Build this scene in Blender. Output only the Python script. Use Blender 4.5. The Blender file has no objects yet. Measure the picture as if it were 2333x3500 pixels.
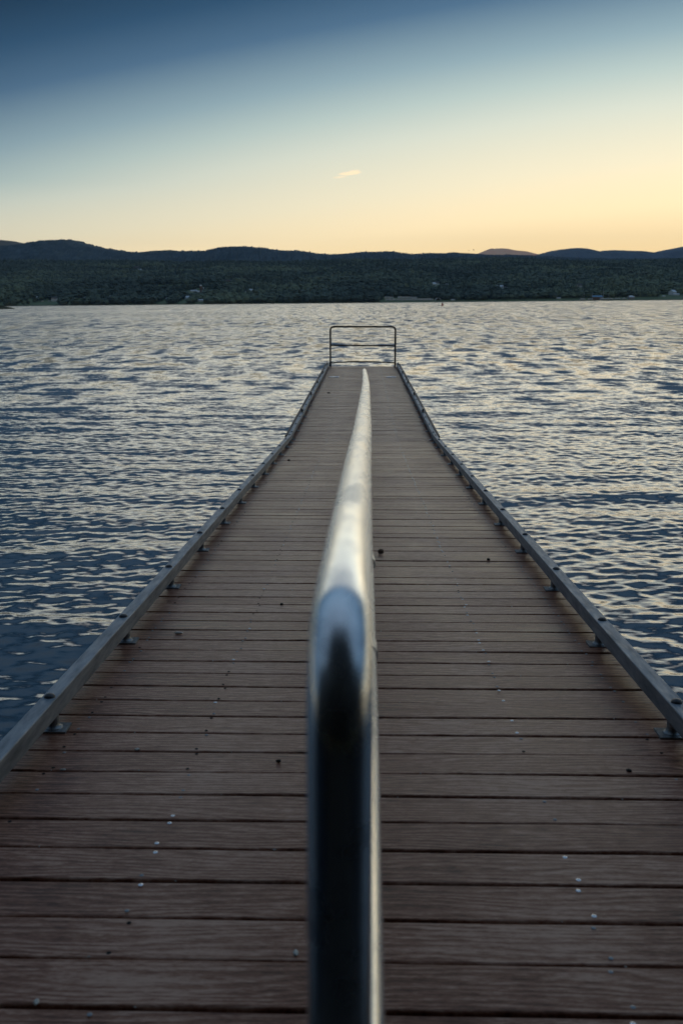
import bpy, math, random
import numpy as np
from mathutils import Vector, Matrix
R = math.radians
sc = bpy.context.scene
col = sc.collection
random.seed(7); rng = np.random.default_rng(11)

# ------------------------------------------------------------------ camera
F = 3403.0                         # focal length in photo pixels (35 mm on a 36 mm tall frame)
PITCH = math.atan(717 / F); YAW = math.atan(78.5 / F); ROLL = R(-0.54)
CH = 2.25                          # camera height above the water
cam = bpy.data.cameras.new('camera'); camo = bpy.data.objects.new('camera', cam); col.objects.link(camo)
cam.sensor_fit = 'VERTICAL'; cam.sensor_height = 36; cam.sensor_width = 24; cam.lens = 35.0
cam.clip_start = 0.05; cam.clip_end = 90000
CM = Matrix.Translation((0, 0, CH)) @ Matrix.Rotation(YAW, 4, 'Z') @ Matrix.Rotation(R(90) - PITCH, 4, 'X') @ Matrix.Rotation(ROLL, 4, 'Z')
camo.matrix_world = CM
cam.dof.use_dof = True; cam.dof.focus_distance = 5.5; cam.dof.aperture_fstop = 5.6
sc.camera = camo

# ------------------------------------------------------------------ sky and light
SUN_AZ = R(5); SUN_EL = R(-12)
w = bpy.data.worlds.new('World'); sc.world = w; w.use_nodes = True
nt = w.node_tree; nt.nodes.clear()
N = nt.nodes.new; L = nt.links.new
def mth(nt, op, a, b=None, c=None, clamp=False):
    n = nt.nodes.new('ShaderNodeMath'); n.operation = op; n.use_clamp = clamp
    for i, v in enumerate((a, b, c)):
        if v is None: continue
        if isinstance(v, (int, float)): n.inputs[i].default_value = v
        else: nt.links.new(v, n.inputs[i])
    return n.outputs[0]
def s2l(c):
    return tuple(((v / 255) / 12.92 if v / 255 <= .04045 else ((v / 255 + .055) / 1.055) ** 2.4) for v in c)
tc = N('ShaderNodeTexCoord'); nrm = N('ShaderNodeVectorMath'); nrm.operation = 'NORMALIZE'; L(tc.outputs['Generated'], nrm.inputs[0])
sep = N('ShaderNodeSeparateXYZ'); L(nrm.outputs[0], sep.inputs[0])
X, Y, Z = sep.outputs
zc = mth(nt, 'MAXIMUM', Z, 0.0)
# the air glows towards the sunset on the right: away from it the same colour sits lower in the sky
side = mth(nt, 'SUBTRACT', 1.0, mth(nt, 'ADD', mth(nt, 'MULTIPLY', X, math.sin(R(30))), mth(nt, 'MULTIPLY', Y, math.cos(R(30)))))   # 0 at the sun's azimuth
az = mth(nt, 'MULTIPLY', mth(nt, 'SUBTRACT', 0.02, mth(nt, 'MULTIPLY', X, 1.0)), mth(nt, 'SUBTRACT', .14, mth(nt, 'MULTIPLY', X, .16)))
fade = mth(nt, 'MULTIPLY', zc, 9.0, clamp=True)
t = mth(nt, 'ADD', zc, mth(nt, 'MULTIPLY', az, mth(nt, 'ADD', mth(nt, 'MULTIPLY', fade, .92), .08)))
ramp = N('ShaderNodeValToRGB'); L(t, ramp.inputs[0])
stops = [(0.0, (246, 202, 130)), (.03, (253, 217, 152)), (.065, (254, 228, 178)), (.099, (238, 226, 192)), (.146, (211, 215, 198)),
         (.175, (178, 194, 188)), (.205, (138, 162, 170)), (.25, (74, 104, 130)), (.285, (42, 74, 102)), (.32, (22, 50, 74)), (.37, (46, 80, 110)), (.48, (84, 116, 148)), (.65, (112, 140, 168)), (1.0, (118, 140, 166))]
el = ramp.color_ramp.elements
el[0].position = stops[0][0]; el[0].color = (*[v * .93 for v in s2l(stops[0][1])], 1)
el[1].position = 1.0; el[1].color = (*[v * .8 for v in s2l(stops[-1][1])], 1)
for p, c in stops[1:-1]:
    e = el.new(p); e.color = (*[v * (.93 if p < .07 else .86 if p < .1 else .8) for v in s2l(c)], 1)
dim = mth(nt, 'MAXIMUM', .45, mth(nt, 'SUBTRACT', 1.0, mth(nt, 'MULTIPLY', side, .42)))
mulc = N('ShaderNodeMix'); mulc.data_type = 'RGBA'; mulc.blend_type = 'MULTIPLY'; mulc.inputs[0].default_value = 1
L(ramp.outputs[0], mulc.inputs[6]); L(dim, mulc.inputs[7])
# a wisp of cloud low in the sky
cd = CM.to_3x3() @ Vector(((1188 - 1166.5) / F, -(594 - 1750) / F, -1)); cd.normalize()
cu = Vector((cd.y, -cd.x, 0)).normalized(); cv = cu.cross(cd)
cu, cv = (cu * math.cos(R(5)) + cv * math.sin(R(5))), (cv * math.cos(R(5)) - cu * math.sin(R(5)))
def dotn(v):
    n = N('ShaderNodeVectorMath'); n.operation = 'DOT_PRODUCT'; L(nrm.outputs[0], n.inputs[0]); n.inputs[1].default_value = v; return n.outputs['Value']
cn = N('ShaderNodeTexNoise'); cn.inputs['Scale'].default_value = 1; cn.inputs['Detail'].default_value = 5; cn.inputs['Roughness'].default_value = .6
cc = N('ShaderNodeCombineXYZ'); L(mth(nt, 'MULTIPLY', dotn(cu), 160), cc.inputs[0]); L(mth(nt, 'MULTIPLY', dotn(cv), 620), cc.inputs[1]); L(cc.outputs[0], cn.inputs['Vector'])
def blob(u0, v0, a, b_):
    x = mth(nt, 'DIVIDE', mth(nt, 'SUBTRACT', dotn(cu), u0), a); y = mth(nt, 'DIVIDE', mth(nt, 'SUBTRACT', dotn(cv), v0), b_)
    return mth(nt, 'SUBTRACT', 1.0, mth(nt, 'ADD', mth(nt, 'MULTIPLY', x, x), mth(nt, 'MULTIPLY', y, y)), clamp=True)
msk = mth(nt, 'MAXIMUM', mth(nt, 'MAXIMUM', blob(.002, .0003, .0125, .0020), blob(.0065, .0010, .0065, .0024)), mth(nt, 'MULTIPLY', blob(-.0075, -.0022, .0085, .0012), .55))
msk = mth(nt, 'MULTIPLY', mth(nt, 'MULTIPLY', msk, mth(nt, 'SUBTRACT', mth(nt, 'MULTIPLY', cn.outputs[0], 3.2), .75)), 1.15, clamp=True)
msk = mth(nt, 'MULTIPLY', msk, mth(nt, 'MULTIPLY', mth(nt, 'GREATER_THAN', dotn(cd), .9), .62))
cmx = N('ShaderNodeMix'); cmx.data_type = 'RGBA'; L(msk, cmx.inputs[0]); L(mulc.outputs[2], cmx.inputs[6]); cmx.inputs[7].default_value = (*s2l((255, 218, 168)), 1)
bg = N('ShaderNodeBackground'); bg.inputs[1].default_value = 1.55; L(cmx.outputs[2], bg.inputs[0])
sky = N('ShaderNodeTexSky'); sky.sky_type = 'NISHITA'; sky.sun_disc = False; sky.sun_elevation = SUN_EL; sky.sun_rotation = SUN_AZ
bg2 = N('ShaderNodeBackground'); bg2.inputs[1].default_value = 0.05; L(sky.outputs[0], bg2.inputs[0])
add = N('ShaderNodeAddShader'); L(bg.outputs[0], add.inputs[0]); L(bg2.outputs[0], add.inputs[1])
wo = N('ShaderNodeOutputWorld'); L(add.outputs[0], wo.inputs[0])
sun = bpy.data.lights.new('sun', 'SUN'); sun.energy = 0.50; sun.angle = R(66); sun.color = (1, .93, .80)
suno = bpy.data.objects.new('sun', sun); col.objects.link(suno)
suno.rotation_euler = (R(90) - SUN_EL, 0, math.pi - SUN_AZ)
sd = Vector((math.sin(SUN_AZ) * math.cos(SUN_EL), math.cos(SUN_AZ) * math.cos(SUN_EL), math.sin(SUN_EL)))
suno.rotation_euler = (-sd).to_track_quat('-Z', 'Y').to_euler()
sc.view_settings.view_transform = 'Standard'; sc.view_settings.look = 'None'; sc.view_settings.exposure = 0.18; sc.view_settings.gamma = 1

# ------------------------------------------------------------------ helpers
def ray(px, py):
    v = CM.to_3x3() @ Vector(((px - 1166.5) / F, -(py - 1750) / F, -1))
    return v.normalized()
def at_dist(px, py, Yd):            # the point of the pixel's line of sight at depth Yd
    v = ray(px, py); return Vector((0, 0, CH)) + v * (Yd / v.y)

def material(name, base=(.5, .5, .5), rough=.5, metal=0.0, spec=.5, ior=1.45):
    m = bpy.data.materials.new(name); m.use_nodes = True
    b = m.node_tree.nodes['Principled BSDF']
    b.inputs['Base Color'].default_value = (*base, 1); b.inputs['Roughness'].default_value = rough
    b.inputs['Metallic'].default_value = metal; b.inputs['Specular IOR Level'].default_value = spec; b.inputs['IOR'].default_value = ior
    return m, m.node_tree, b
def noise(nt, vec, scale, detail=3, rough=.5, dist=0.0, dim='3D'):
    n = nt.nodes.new('ShaderNodeTexNoise'); n.noise_dimensions = dim
    n.inputs['Scale'].default_value = scale; n.inputs['Detail'].default_value = detail
    n.inputs['Roughness'].default_value = rough; n.inputs['Distortion'].default_value = dist
    if vec is not None: nt.links.new(vec, n.inputs['Vector'])
    return n
def mapping(nt, vec, scale=(1, 1, 1), loc=(0, 0, 0)):
    n = nt.nodes.new('ShaderNodeMapping'); n.inputs['Scale'].default_value = scale; n.inputs['Location'].default_value = loc
    nt.links.new(vec, n.inputs['Vector']); return n.outputs[0]
def cramp(nt, fac, stops):
    n = nt.nodes.new('ShaderNodeValToRGB'); nt.links.new(fac, n.inputs[0]); e = n.color_ramp.elements
    e[0].position = stops[0][0]; e[0].color = (*stops[0][1], 1); e[1].position = stops[-1][0]; e[1].color = (*stops[-1][1], 1)
    for p, c in stops[1:-1]:
        k = e.new(p); k.color = (*c, 1)
    return n.outputs[0]
def bump(nt, h, strength, dist, b):
    n = nt.nodes.new('ShaderNodeBump'); n.inputs['Strength'].default_value = strength; n.inputs['Distance'].default_value = dist
    nt.links.new(h, n.inputs['Height']); nt.links.new(n.outputs[0], b.inputs['Normal']); return n

def mottled(name, c0, c1, scale, rough=(.4, .6), metal=0.0, bstr=.15, bdist=.002, stretch=(1, 1, 1), spec=.5):
    m, nt, b = material(name, c0, rough[0], metal, spec)
    tc = nt.nodes.new('ShaderNodeTexCoord'); v = mapping(nt, tc.outputs['Object'], stretch)
    n = noise(nt, v, scale, 6, .65)
    nt.links.new(cramp(nt, n.outputs[0], [(.3, c0), (.7, c1)]), b.inputs['Base Color'])
    n2 = noise(nt, v, scale * 2.3, 4, .6)
    mr = nt.nodes.new('ShaderNodeMapRange'); nt.links.new(n2.outputs[0], mr.inputs[0])
    mr.inputs[1].default_value = .3; mr.inputs[2].default_value = .7; mr.inputs[3].default_value = rough[0]; mr.inputs[4].default_value = rough[1]
    nt.links.new(mr.outputs[0], b.inputs['Roughness'])
    if bstr: bump(nt, n2.outputs[0], bstr, bdist, b)
    return m

class MB:
    def __init__(s): s.v = []; s.f = []
    def add(s, vs, fs):
        o = len(s.v); s.v += [tuple(p) for p in vs]; s.f += [tuple(i + o for i in f) for f in fs]
    def box(s, x0, x1, y0, y1, z0, z1):
        s.add([(x0, y0, z0), (x1, y0, z0), (x1, y1, z0), (x0, y1, z0), (x0, y0, z1), (x1, y0, z1), (x1, y1, z1), (x0, y1, z1)],
              [(0, 3, 2, 1), (4, 5, 6, 7), (0, 1, 5, 4), (1, 2, 6, 5), (2, 3, 7, 6), (3, 0, 4, 7)])
    def lathe(s, prof, n=20, c=(0, 0, 0)):
        o = len(s.v)
        for r, z in prof:
            for k in range(n):
                a = 2 * math.pi * k / n; s.v.append((c[0] + r * math.cos(a), c[1] + r * math.sin(a), c[2] + z))
        for j in range(len(prof) - 1):
            for k in range(n):
                s.f.append((o + j * n + k, o + j * n + (k + 1) % n, o + (j + 1) * n + (k + 1) % n, o + (j + 1) * n + k))
        s.f.append(tuple(o + k for k in reversed(range(n)))); s.f.append(tuple(o + (len(prof) - 1) * n + k for k in range(n)))
    def tube(s, pts, r, n=20):
        pts = [Vector(p) for p in pts]; o = len(s.v); up = None
        rs = r if isinstance(r, (list, tuple)) else [r] * len(pts)
        for i, p in enumerate(pts):
            d = (pts[min(i + 1, len(pts) - 1)] - pts[max(i - 1, 0)]).normalized()
            if up is None: up = Vector((1, 0, 0)) if abs(d.x) < .9 else Vector((0, 0, 1))
            u = (up - d * up.dot(d)).normalized(); up = u; v = d.cross(u)
            for k in range(n):
                a = 2 * math.pi * k / n; s.v.append(tuple(p + (u * math.cos(a) + v * math.sin(a)) * rs[i]))
        for j in range(len(pts) - 1):
            for k in range(n):
                s.f.append((o + j * n + k, o + j * n + (k + 1) % n, o + (j + 1) * n + (k + 1) % n, o + (j + 1) * n + k))
        s.f.append(tuple(o + k for k in reversed(range(n)))); s.f.append(tuple(o + (len(pts) - 1) * n + k for k in range(n)))
    def sweep(s, prof, p0, p1):     # closed (x, z) outline carried from p0 to p1
        o = len(s.v); n = len(prof)
        for p in (p0, p1):
            for x, z in prof: s.v.append((p[0] + x, p[1], p[2] + z))
        for k in range(n): s.f.append((o + k, o + (k + 1) % n, o + n + (k + 1) % n, o + n + k))
        s.f.append(tuple(o + k for k in reversed(range(n)))); s.f.append(tuple(o + n + k for k in range(n)))
    def build(s, name, mat, parent=None, smooth=False):
        me = bpy.data.meshes.new(name); me.from_pydata(s.v, [], s.f); me.update()
        import bmesh
        bm = bmesh.new(); bm.from_mesh(me); bmesh.ops.recalc_face_normals(bm, faces=bm.faces); bm.to_mesh(me); bm.free()
        if mat: me.materials.append(mat)
        o = bpy.data.objects.new(name, me); col.objects.link(o)
        if parent: o.parent = parent
        if smooth:
            me.shade_smooth()
            try: me.set_sharp_from_angle(angle=R(38))
            except Exception: pass
        return o
def tag(o, label=None, cat=None, group=None, kind=None):
    if label: o['label'] = label
    if cat: o['category'] = cat
    if group: o['group'] = group
    if kind: o['kind'] = kind
    return o
def empty(name, loc=(0, 0, 0)):
    o = bpy.data.objects.new(name, None); col.objects.link(o); o.location = loc; o.empty_display_size = .2; return o
def link_copy(src, parent=None, name=None):
    c = src.copy(); col.objects.link(c)
    if parent: c.parent = parent
    return c
def copy_tree(o, parent=None):
    c = link_copy(o, parent)
    for ch in list(o.children): copy_tree(ch, c)
    return c
def npmesh(name, verts, faces, mat, smooth=False, attrs=None):
    verts = np.asarray(verts, np.float32); faces = np.asarray(faces, np.int32)
    me = bpy.data.meshes.new(name); n = faces.shape[1]
    me.vertices.add(len(verts)); me.vertices.foreach_set('co', verts.ravel())
    me.loops.add(faces.size); me.loops.foreach_set('vertex_index', faces.ravel())
    me.polygons.add(len(faces)); me.polygons.foreach_set('loop_start', np.arange(0, faces.size, n, dtype=np.int32))
    me.polygons.foreach_set('use_smooth', np.full(len(faces), bool(smooth)))
    for k, a in (attrs or {}).items():
        at = me.attributes.new(k, 'FLOAT', 'POINT'); at.data.foreach_set('value', np.asarray(a, np.float32))
    me.update(calc_edges=True)
    if mat: me.materials.append(mat)
    o = bpy.data.objects.new(name, me); col.objects.link(o); return o

# ------------------------------------------------------------------ deck geometry (camera above x = 0, pier runs along +Y)
def ramp_z(y): return CH - (1.151 + .0517 * y)
KY = 13.30                          # the hinge between ramp and floating part
FZ0 = ramp_z(KY); FZ1 = CH - 1.768; EY = 28.25
def float_z(y): return FZ0 + (FZ1 - FZ0) * (y - KY) / (EY - KY)
def deck_z(y): return ramp_z(y) if y < KY else float_z(y)
PITCHB = .145; GAP = .0068
dock_roots = []

# ---- decking material: brown composite boards with an embossed grain
m_deck, nt, b = material('composite_board', (.06, .045, .04), .5)
L = nt.links.new; N = nt.nodes.new
tc = N('ShaderNodeTexCoord'); at = N('ShaderNodeAttribute'); at.attribute_name = 'board'
cx = N('ShaderNodeCombineXYZ'); L(mth(nt, 'MULTIPLY', at.outputs['Fac'], 37.0), cx.inputs[0]); L(mth(nt, 'MULTIPLY', at.outputs['Fac'], 91.0), cx.inputs[1])
va = N('ShaderNodeVectorMath'); va.operation = 'ADD'; L(tc.outputs['Object'], va.inputs[0]); L(cx.outputs[0], va.inputs[1])
warp = noise(nt, mapping(nt, va.outputs[0], (1.3, 9, 1)), 1.0, 2, .5)
sp = N('ShaderNodeSeparateXYZ'); L(va.outputs[0], sp.inputs[0])
gy = mth(nt, 'ADD', mth(nt, 'MULTIPLY', sp.outputs[1], 95.0), mth(nt, 'MULTIPLY', warp.outputs[0], 13.0))
fine = noise(nt, mapping(nt, va.outputs[0], (22, 260, 1)), 1.0, 3, .6)
grain0 = mth(nt, 'SINE', mth(nt, 'ADD', mth(nt, 'MULTIPLY', gy, 3.6), mth(nt, 'MULTIPLY', fine.outputs[0], 3.0)))
spk = noise(nt, mapping(nt, va.outputs[0], (75, 420, 1)), 1.0, 2, .6)
grain = mth(nt, 'ADD', mth(nt, 'MULTIPLY', grain0, .11), mth(nt, 'ADD', mth(nt, 'MULTIPLY', fine.outputs[0], .75), mth(nt, 'MULTIPLY', spk.outputs[0], .45)))
# the planks are lighter along the middle of each lane, darker beside rail and kerbs
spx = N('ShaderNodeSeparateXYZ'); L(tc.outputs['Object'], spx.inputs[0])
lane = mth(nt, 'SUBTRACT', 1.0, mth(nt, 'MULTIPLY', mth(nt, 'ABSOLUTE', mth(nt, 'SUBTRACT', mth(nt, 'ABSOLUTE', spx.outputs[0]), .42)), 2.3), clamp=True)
blot = noise(nt, mapping(nt, tc.outputs['Object'], (1.0, 1.4, 1)), 2.4, 5, .65)
wear = noise(nt, mapping(nt, tc.outputs['Object'], (14, 50, 1)), 1.0, 5, .7)
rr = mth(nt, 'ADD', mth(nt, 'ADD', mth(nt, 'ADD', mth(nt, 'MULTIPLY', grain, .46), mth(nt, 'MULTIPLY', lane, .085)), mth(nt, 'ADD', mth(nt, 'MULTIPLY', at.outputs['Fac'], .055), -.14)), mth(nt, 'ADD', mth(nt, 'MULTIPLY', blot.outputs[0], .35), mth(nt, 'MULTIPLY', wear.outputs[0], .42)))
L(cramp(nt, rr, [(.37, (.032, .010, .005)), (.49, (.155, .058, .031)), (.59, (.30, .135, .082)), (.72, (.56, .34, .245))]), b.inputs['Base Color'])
mr = N('ShaderNodeMapRange'); L(mth(nt, 'ADD', mth(nt, 'MULTIPLY', blot.outputs[0], .6), mth(nt, 'MULTIPLY', wear.outputs[0], .4)), mr.inputs[0])
mr.inputs[1].default_value = .35; mr.inputs[2].default_value = .65; mr.inputs[3].default_value = .30; mr.inputs[4].default_value = .52; L(mr.outputs[0], b.inputs['Roughness'])
bump(nt, grain, .55, .0012, b)
b.inputs['Specular IOR Level'].default_value = .20

m_dark = mottled('dark_frame_steel', (.02, .022, .025), (.05, .052, .055), 6, (.5, .7), .3)
m_galv = mottled('weathered_galvanized', (.13, .155, .18), (.33, .365, .40), 34, (.40, .66), .45, .35, .0012, (1, .16, 1))
m_foot = mottled('galvanized_casting', (.14, .15, .16), (.34, .36, .37), 60, (.35, .6), .7, .3, .001)
m_bolt = mottled('dark_bolt', (.03, .032, .036), (.08, .08, .085), 90, (.35, .55), .6, .2, .0006)
m_scr_b = mottled('bright_screw', (.72, .74, .78), (.85, .86, .88), 300, (.22, .35), .9, 0)
m_scr_d = mottled('dull_screw', (.2, .21, .22), (.34, .35, .36), 300, (.4, .5), .8, 0)
m_hole = mottled('screw_recess', (.006, .005, .005), (.015, .012, .01), 300, (.8, .9), 0, 0)

def boards(y0, y1, zf, x0=-.992, x1=.992):
    vs, fs, at = [], [], []
    c = .0045; H = .026
    n = int(round((y1 - y0) / PITCHB))
    for i in range(n):
        a = y0 + i * PITCHB + GAP / 2 + random.uniform(-.0008, .0008); e = y0 + (i + 1) * PITCHB - GAP / 2 + random.uniform(-.0008, .0008)
        lift = random.uniform(-.0012, .0012); q = random.random()
        xa = x0 + random.uniform(-.004, .004); xb = x1 + random.uniform(-.004, .004)
        prof = [(a, -H), (a, -c), (a + c * .35, -c * .35), (a + c, 0), (e - c, 0), (e - c * .35, -c * .35), (e, -c), (e, -H)]
        NX = 9; o = len(vs)
        amp = random.uniform(-.0022, .0022); ph = random.uniform(0, 6)
        for k in range(NX):
            x = xa + (xb - xa) * k / (NX - 1); dz = amp * math.sin(x * 2.2 + ph); dy = .0011 * math.sin(x * 3.1 + ph * 2)
            for yy, zz in prof: vs.append((x, yy + dy, zf(yy) + zz + lift + dz)); at.append(q)
        P = len(prof)
        for k in range(NX - 1):
            for j in range(P):
                fs.append((o + k * P + j, o + k * P + (j + 1) % P, o + (k + 1) * P + (j + 1) % P, o + (k + 1) * P + j))
        fs.append((o, o + 1, o + 6, o + 7)); fs.append((o + 1, o + 2, o + 5, o + 6)); fs.append((o + 2, o + 3, o + 4, o + 5))
        z = o + (NX - 1) * P
        fs.append((z + 7, z + 6, z + 1, z)); fs.append((z + 6, z + 5, z + 2, z + 1)); fs.append((z + 5, z + 4, z + 3, z + 2))
    return vs, fs, at
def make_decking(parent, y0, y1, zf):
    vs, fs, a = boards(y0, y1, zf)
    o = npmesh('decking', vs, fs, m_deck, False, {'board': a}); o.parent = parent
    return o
ramp = empty('pier_ramp', (0, 0, 0)); dock_roots.append(ramp)
tag(ramp, 'brown planked pier ramp sloping down towards the lake, nearest section of the pier', 'pier', 'sections of the pier')
flo = empty('floating_pier', (0, 0, 0)); dock_roots.append(flo)
tag(flo, 'level far section of the brown plank pier, ending at the dark guard rail', 'pier', 'sections of the pier')
RY0 = 1.545 - PITCHB * 2; nR = int((KY - RY0) / PITCHB); RY1 = RY0 + nR * PITCHB
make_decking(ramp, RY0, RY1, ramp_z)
FY0 = RY1 + .022; nF = int((EY - FY0) / PITCHB); FY1 = FY0 + nF * PITCHB
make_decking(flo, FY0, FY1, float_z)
# hinge cover plate, frames and floats
for par, y0, y1, zf in ((ramp, RY0, RY1, ramp_z), (flo, FY0, FY1, float_z)):
    for sx in (-.965, -.48, 0, .48, .965):
        mb = MB(); mb.sweep([(-.025, -.16), (.025, -.16), (.025, -.028), (-.025, -.028)], (sx, y0 + .01, zf(y0)), (sx, y1 - .01, zf(y1)))
        mb.build('joist', m_dark, par)
mb = MB(); mb.box(-.97, .97, RY1 - .05, RY1 + .06, ramp_z(RY1) - .10, ramp_z(RY1) - .03); mb.build('hinge_plate', m_dark, flo)
m_float = mottled('float_shell', (.02, .02, .022), (.05, .05, .05), 4, (.5, .7), 0)
for k in range(5):
    y = FY0 + .4 + k * 2.9; z = float_z(y)
    mb = MB(); mb.sweep([(-.93, -.62), (-.88, -.66), (.88, -.66), (.93, -.62), (.93, -.2), (.9, -.17), (-.9, -.17), (-.93, -.2)], (0, y, z), (0, y + 2.3, float_z(y + 2.3)))
    mb.build('float', m_float, flo)
mb = MB(); mb.box(-.99, .99, FY1 + .002, FY1 + .03, float_z(FY1) - .14, float_z(FY1) - .006); mb.build('end_fascia', m_dark, flo)

# screws: pairs on every joist line
sm = {}
for key, m, prof in (('bright', m_scr_b, [(.0056, 0), (.0056, .0009), (.0044, .0017), (.0022, .0018), (.0018, .0008), (.0008, .0008)]),
                     ('dull', m_scr_d, [(.005, 0), (.005, .0008), (.004, .0014), (.0015, .0013), (.001, .0008)]),
                     ('hole', m_hole, [(.005, 0), (.005, .0006), (.001, .0006)])):
    mb = MB(); mb.lathe(prof, 12); o = mb.build('deck_screw', m, None, True); sm[key] = o.data; bpy.data.objects.remove(o)
def screws(par, y0, y1, zf, count):
    n = int(round((y1 - y0) / PITCHB)); cand = []
    for i in range(n):
        for jx in (-.872, -.48, -.02, .48, .872):
            mood = random.random() + (.25 if jx > 0 else -.05)
            for e in (.021, PITCHB - .021):
                y = y0 + i * PITCHB + e + random.uniform(-.003, .003)
                x = jx + random.uniform(-.008, .008)
                q = mood + random.uniform(-.3, .3) + (.12 if jx == .48 else 0)
                kind = 'bright' if (q > .76 and abs(jx) < .6) else ('dull' if q > .35 else 'hole')
                if y > 1.2: cand.append((y, x, kind))
    cand.sort()
    for y, x, k in cand[:count]:
        o = bpy.data.objects.new('deck_screw', sm[k]); col.objects.link(o); o.parent = par; o.location = (x, y, zf(y) + .0002)
        o.rotation_euler = (0, 0, random.uniform(0, 3))
    for k in ('bright', 'dull', 'hole'):
        pts = [(y, x) for y, x, kk in cand[count:] if kk == k]
        if not pts: continue
        base = [tuple(v.co) for v in sm[k].vertices]; fc = [tuple(p.vertices) for p in sm[k].polygons]
        mb = MB()
        for y, x in pts: mb.add([(x + v[0], y + v[1], zf(y) + v[2] + .0002) for v in base], fc)
        o = mb.build('deck_screws', sm[k].materials[0], par, True); o['kind'] = 'stuff'
mb = MB(); mb.sweep([(-1, -.03), (1, -.03), (1, -.002), (-1, -.002)], (0, -3.0, ramp_z(-3.0)), (0, RY0 - .01, ramp_z(RY0 - .01))); lp = mb.build('added_dark_landing', mottled('black_added_plate', (.008, .009, .010), (.016, .017, .018), 30, (.75, .9), 0, .3, .002), None); tag(lp, 'added unseen black landing plate before the ramp, darkening the handrail post reflection', 'landing'); dock_roots.append(lp)  # added black slab, out of view, gives the post a dark reflection
screws(ramp, RY0, RY1, ramp_z, 100); screws(flo, FY0, FY1, float_z, 0)

# kerb rails: square tube on short flared feet with dark bolt heads
CWI, CWO, CT, CB = .935, .985, .106, .046
mb = MB(); mb.lathe([(.029, .003), (.027, .008), (.0215, .011), (.0185, .016), (.0175, .022), (.0175, .052)], 20)
foot_src = mb.build('kerb_foot', m_foot, None, True)
mb2 = MB(); mb2.box(-.046, .046, -.036, .036, -.001, .006); fb = mb2.build('base_plate', m_foot, foot_src)
mb = MB(); mb.lathe([(.0175, 0), (.0165, .004), (.012, .0085), (.006, .0105), (.001, .011)], 20); bolt_src = mb.build('kerb_bolt', m_bolt, None, True)
def kerb(par, y0, y1, zf, sx, off0=0, off1=0):
    c = .0035; wv = (CWO - CWI) / 2
    prof = []
    for (x, z) in ((-wv, CB), (wv, CB), (wv, CT), (-wv, CT)):
        ax = c if x < 0 else -c; azz = c if z == CB else -c
        a, bq = (x + ax, z), (x, z + azz)
        mid = (x + ax * .3, z + azz * .3)
        seq = [bq, mid, a] if (x < 0) == (z == CB) else [a, mid, bq]
        prof += seq
    mb = MB(); X = sx * (CWI + wv)
    n = 6
    ys = [y0 + (y1 - y0) * k / n for k in range(n + 1)]
    o = len(mb.v); P = len(prof); ph = random.uniform(0, 6)
    for y in ys:
        dx = .0018 * math.sin(y * 1.7 + ph) + off0 + (off1 - off0) * (y - y0) / (y1 - y0)
        for x, z in prof: mb.v.append((X + x + dx * sx, y, zf(y) + z))
    for k in range(n):
        for j in range(P): mb.f.append((k * P + j, k * P + (j + 1) % P, (k + 1) * P + (j + 1) % P, (k + 1) * P + j))
    mb.f.append(tuple(range(P))); mb.f.append(tuple(n * P + j for j in range(P)))
    return mb.build('kerb_rail', m_galv, par, False)
for sx in (-1, 1):
    kerb(ramp, RY0, 7.12, ramp_z, sx); kerb(ramp, 7.128, KY - .06, ramp_z, sx, 0, .002)
    ym = 21.9 if sx < 0 else 21.2
    kerb(flo, KY - .035, ym, float_z, sx, .006, .0); kerb(flo, ym + .012, FY1, float_z, sx, -.008, 0)
def foot(par, sx, y, zf):
    f = link_copy(foot_src, par); f.location = (sx * (CWI + .018), y, zf(y) + .001)
    p = link_copy(fb, f); p.location = (0, 0, 0)
    bo = link_copy(bolt_src, f); bo.location = (sx * .007, 0, CT - .0012)
    f.rotation_euler = (0, 0, 0)
for sx in (-1, 1):
    ys = [2.87 + .955 * k for k in range(-1, 11)] + [KY - .2]
    for y in ys: foot(ramp, sx, y, ramp_z)
    ys = [KY + .18 + .88 * k for k in range(17)]
    for y in ys:
        if y < FY1 - .1: foot(flo, sx, y, float_z)
bpy.data.objects.remove(fb); bpy.data.objects.remove(foot_src); bpy.data.objects.remove(bolt_src)
# rub rail along the outside of the floating part
m_rub = mottled('weathered_timber', (.11, .075, .055), (.2, .14, .105), 12, (.6, .8), 0, .3, .002, (1, .15, 1))
for sx in (-1, 1):
    for y0, y1 in ((KY + .05, 20.4), (20.43, FY1)):
        mb = MB(); X = sx * 1.022
        mb.sweep([(-.022, -.10), (.018, -.10), (.022, -.095), (.022, .072), (.016, .08), (-.016, .08), (-.022, .074)], (X, y0, float_z(y0)), (X, y1, float_z(y1)))
        mb.build('rub_rail', m_rub, flo, False)
# flush ring hatches near the end of the pier
m_ring = mottled('ring_steel', (.6, .62, .64), (.75, .76, .78), 60, (.18, .3), .9, 0)
def hatch(x, y, side):
    r = empty('pile_hatch', (x, y, float_z(y))); dock_roots.append(r)
    tag(r, 'round steel ring hatch flush in the planks, on the %s near the far guard rail' % side, 'hatch', 'ring hatches at the far end of the pier')
    mb = MB(); mb.lathe([(.118, .001), (.132, .001), (.135, .006), (.133, .012), (.124, .014), (.118, .010)], 40); mb.build('ring', m_ring, r, True)
    mb = MB(); mb.lathe([(.117, .001), (.117, .005), (.10, .006), (.002, .006)], 40); mb.build('lid', m_dark, r, True)
    for k in (-1, 1):
        mb = MB(); mb.tube([(k * .055 - .014, 0, .005), (k * .055 - .012, 0, .014), (k * .055 + .012, 0, .014), (k * .055 + .014, 0, .005)], .003, 8); mb.build('lift_handle', m_ring, r, True)
hatch(-.69, 24.3, 'left'); hatch(.69, 24.3, 'right')

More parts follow.
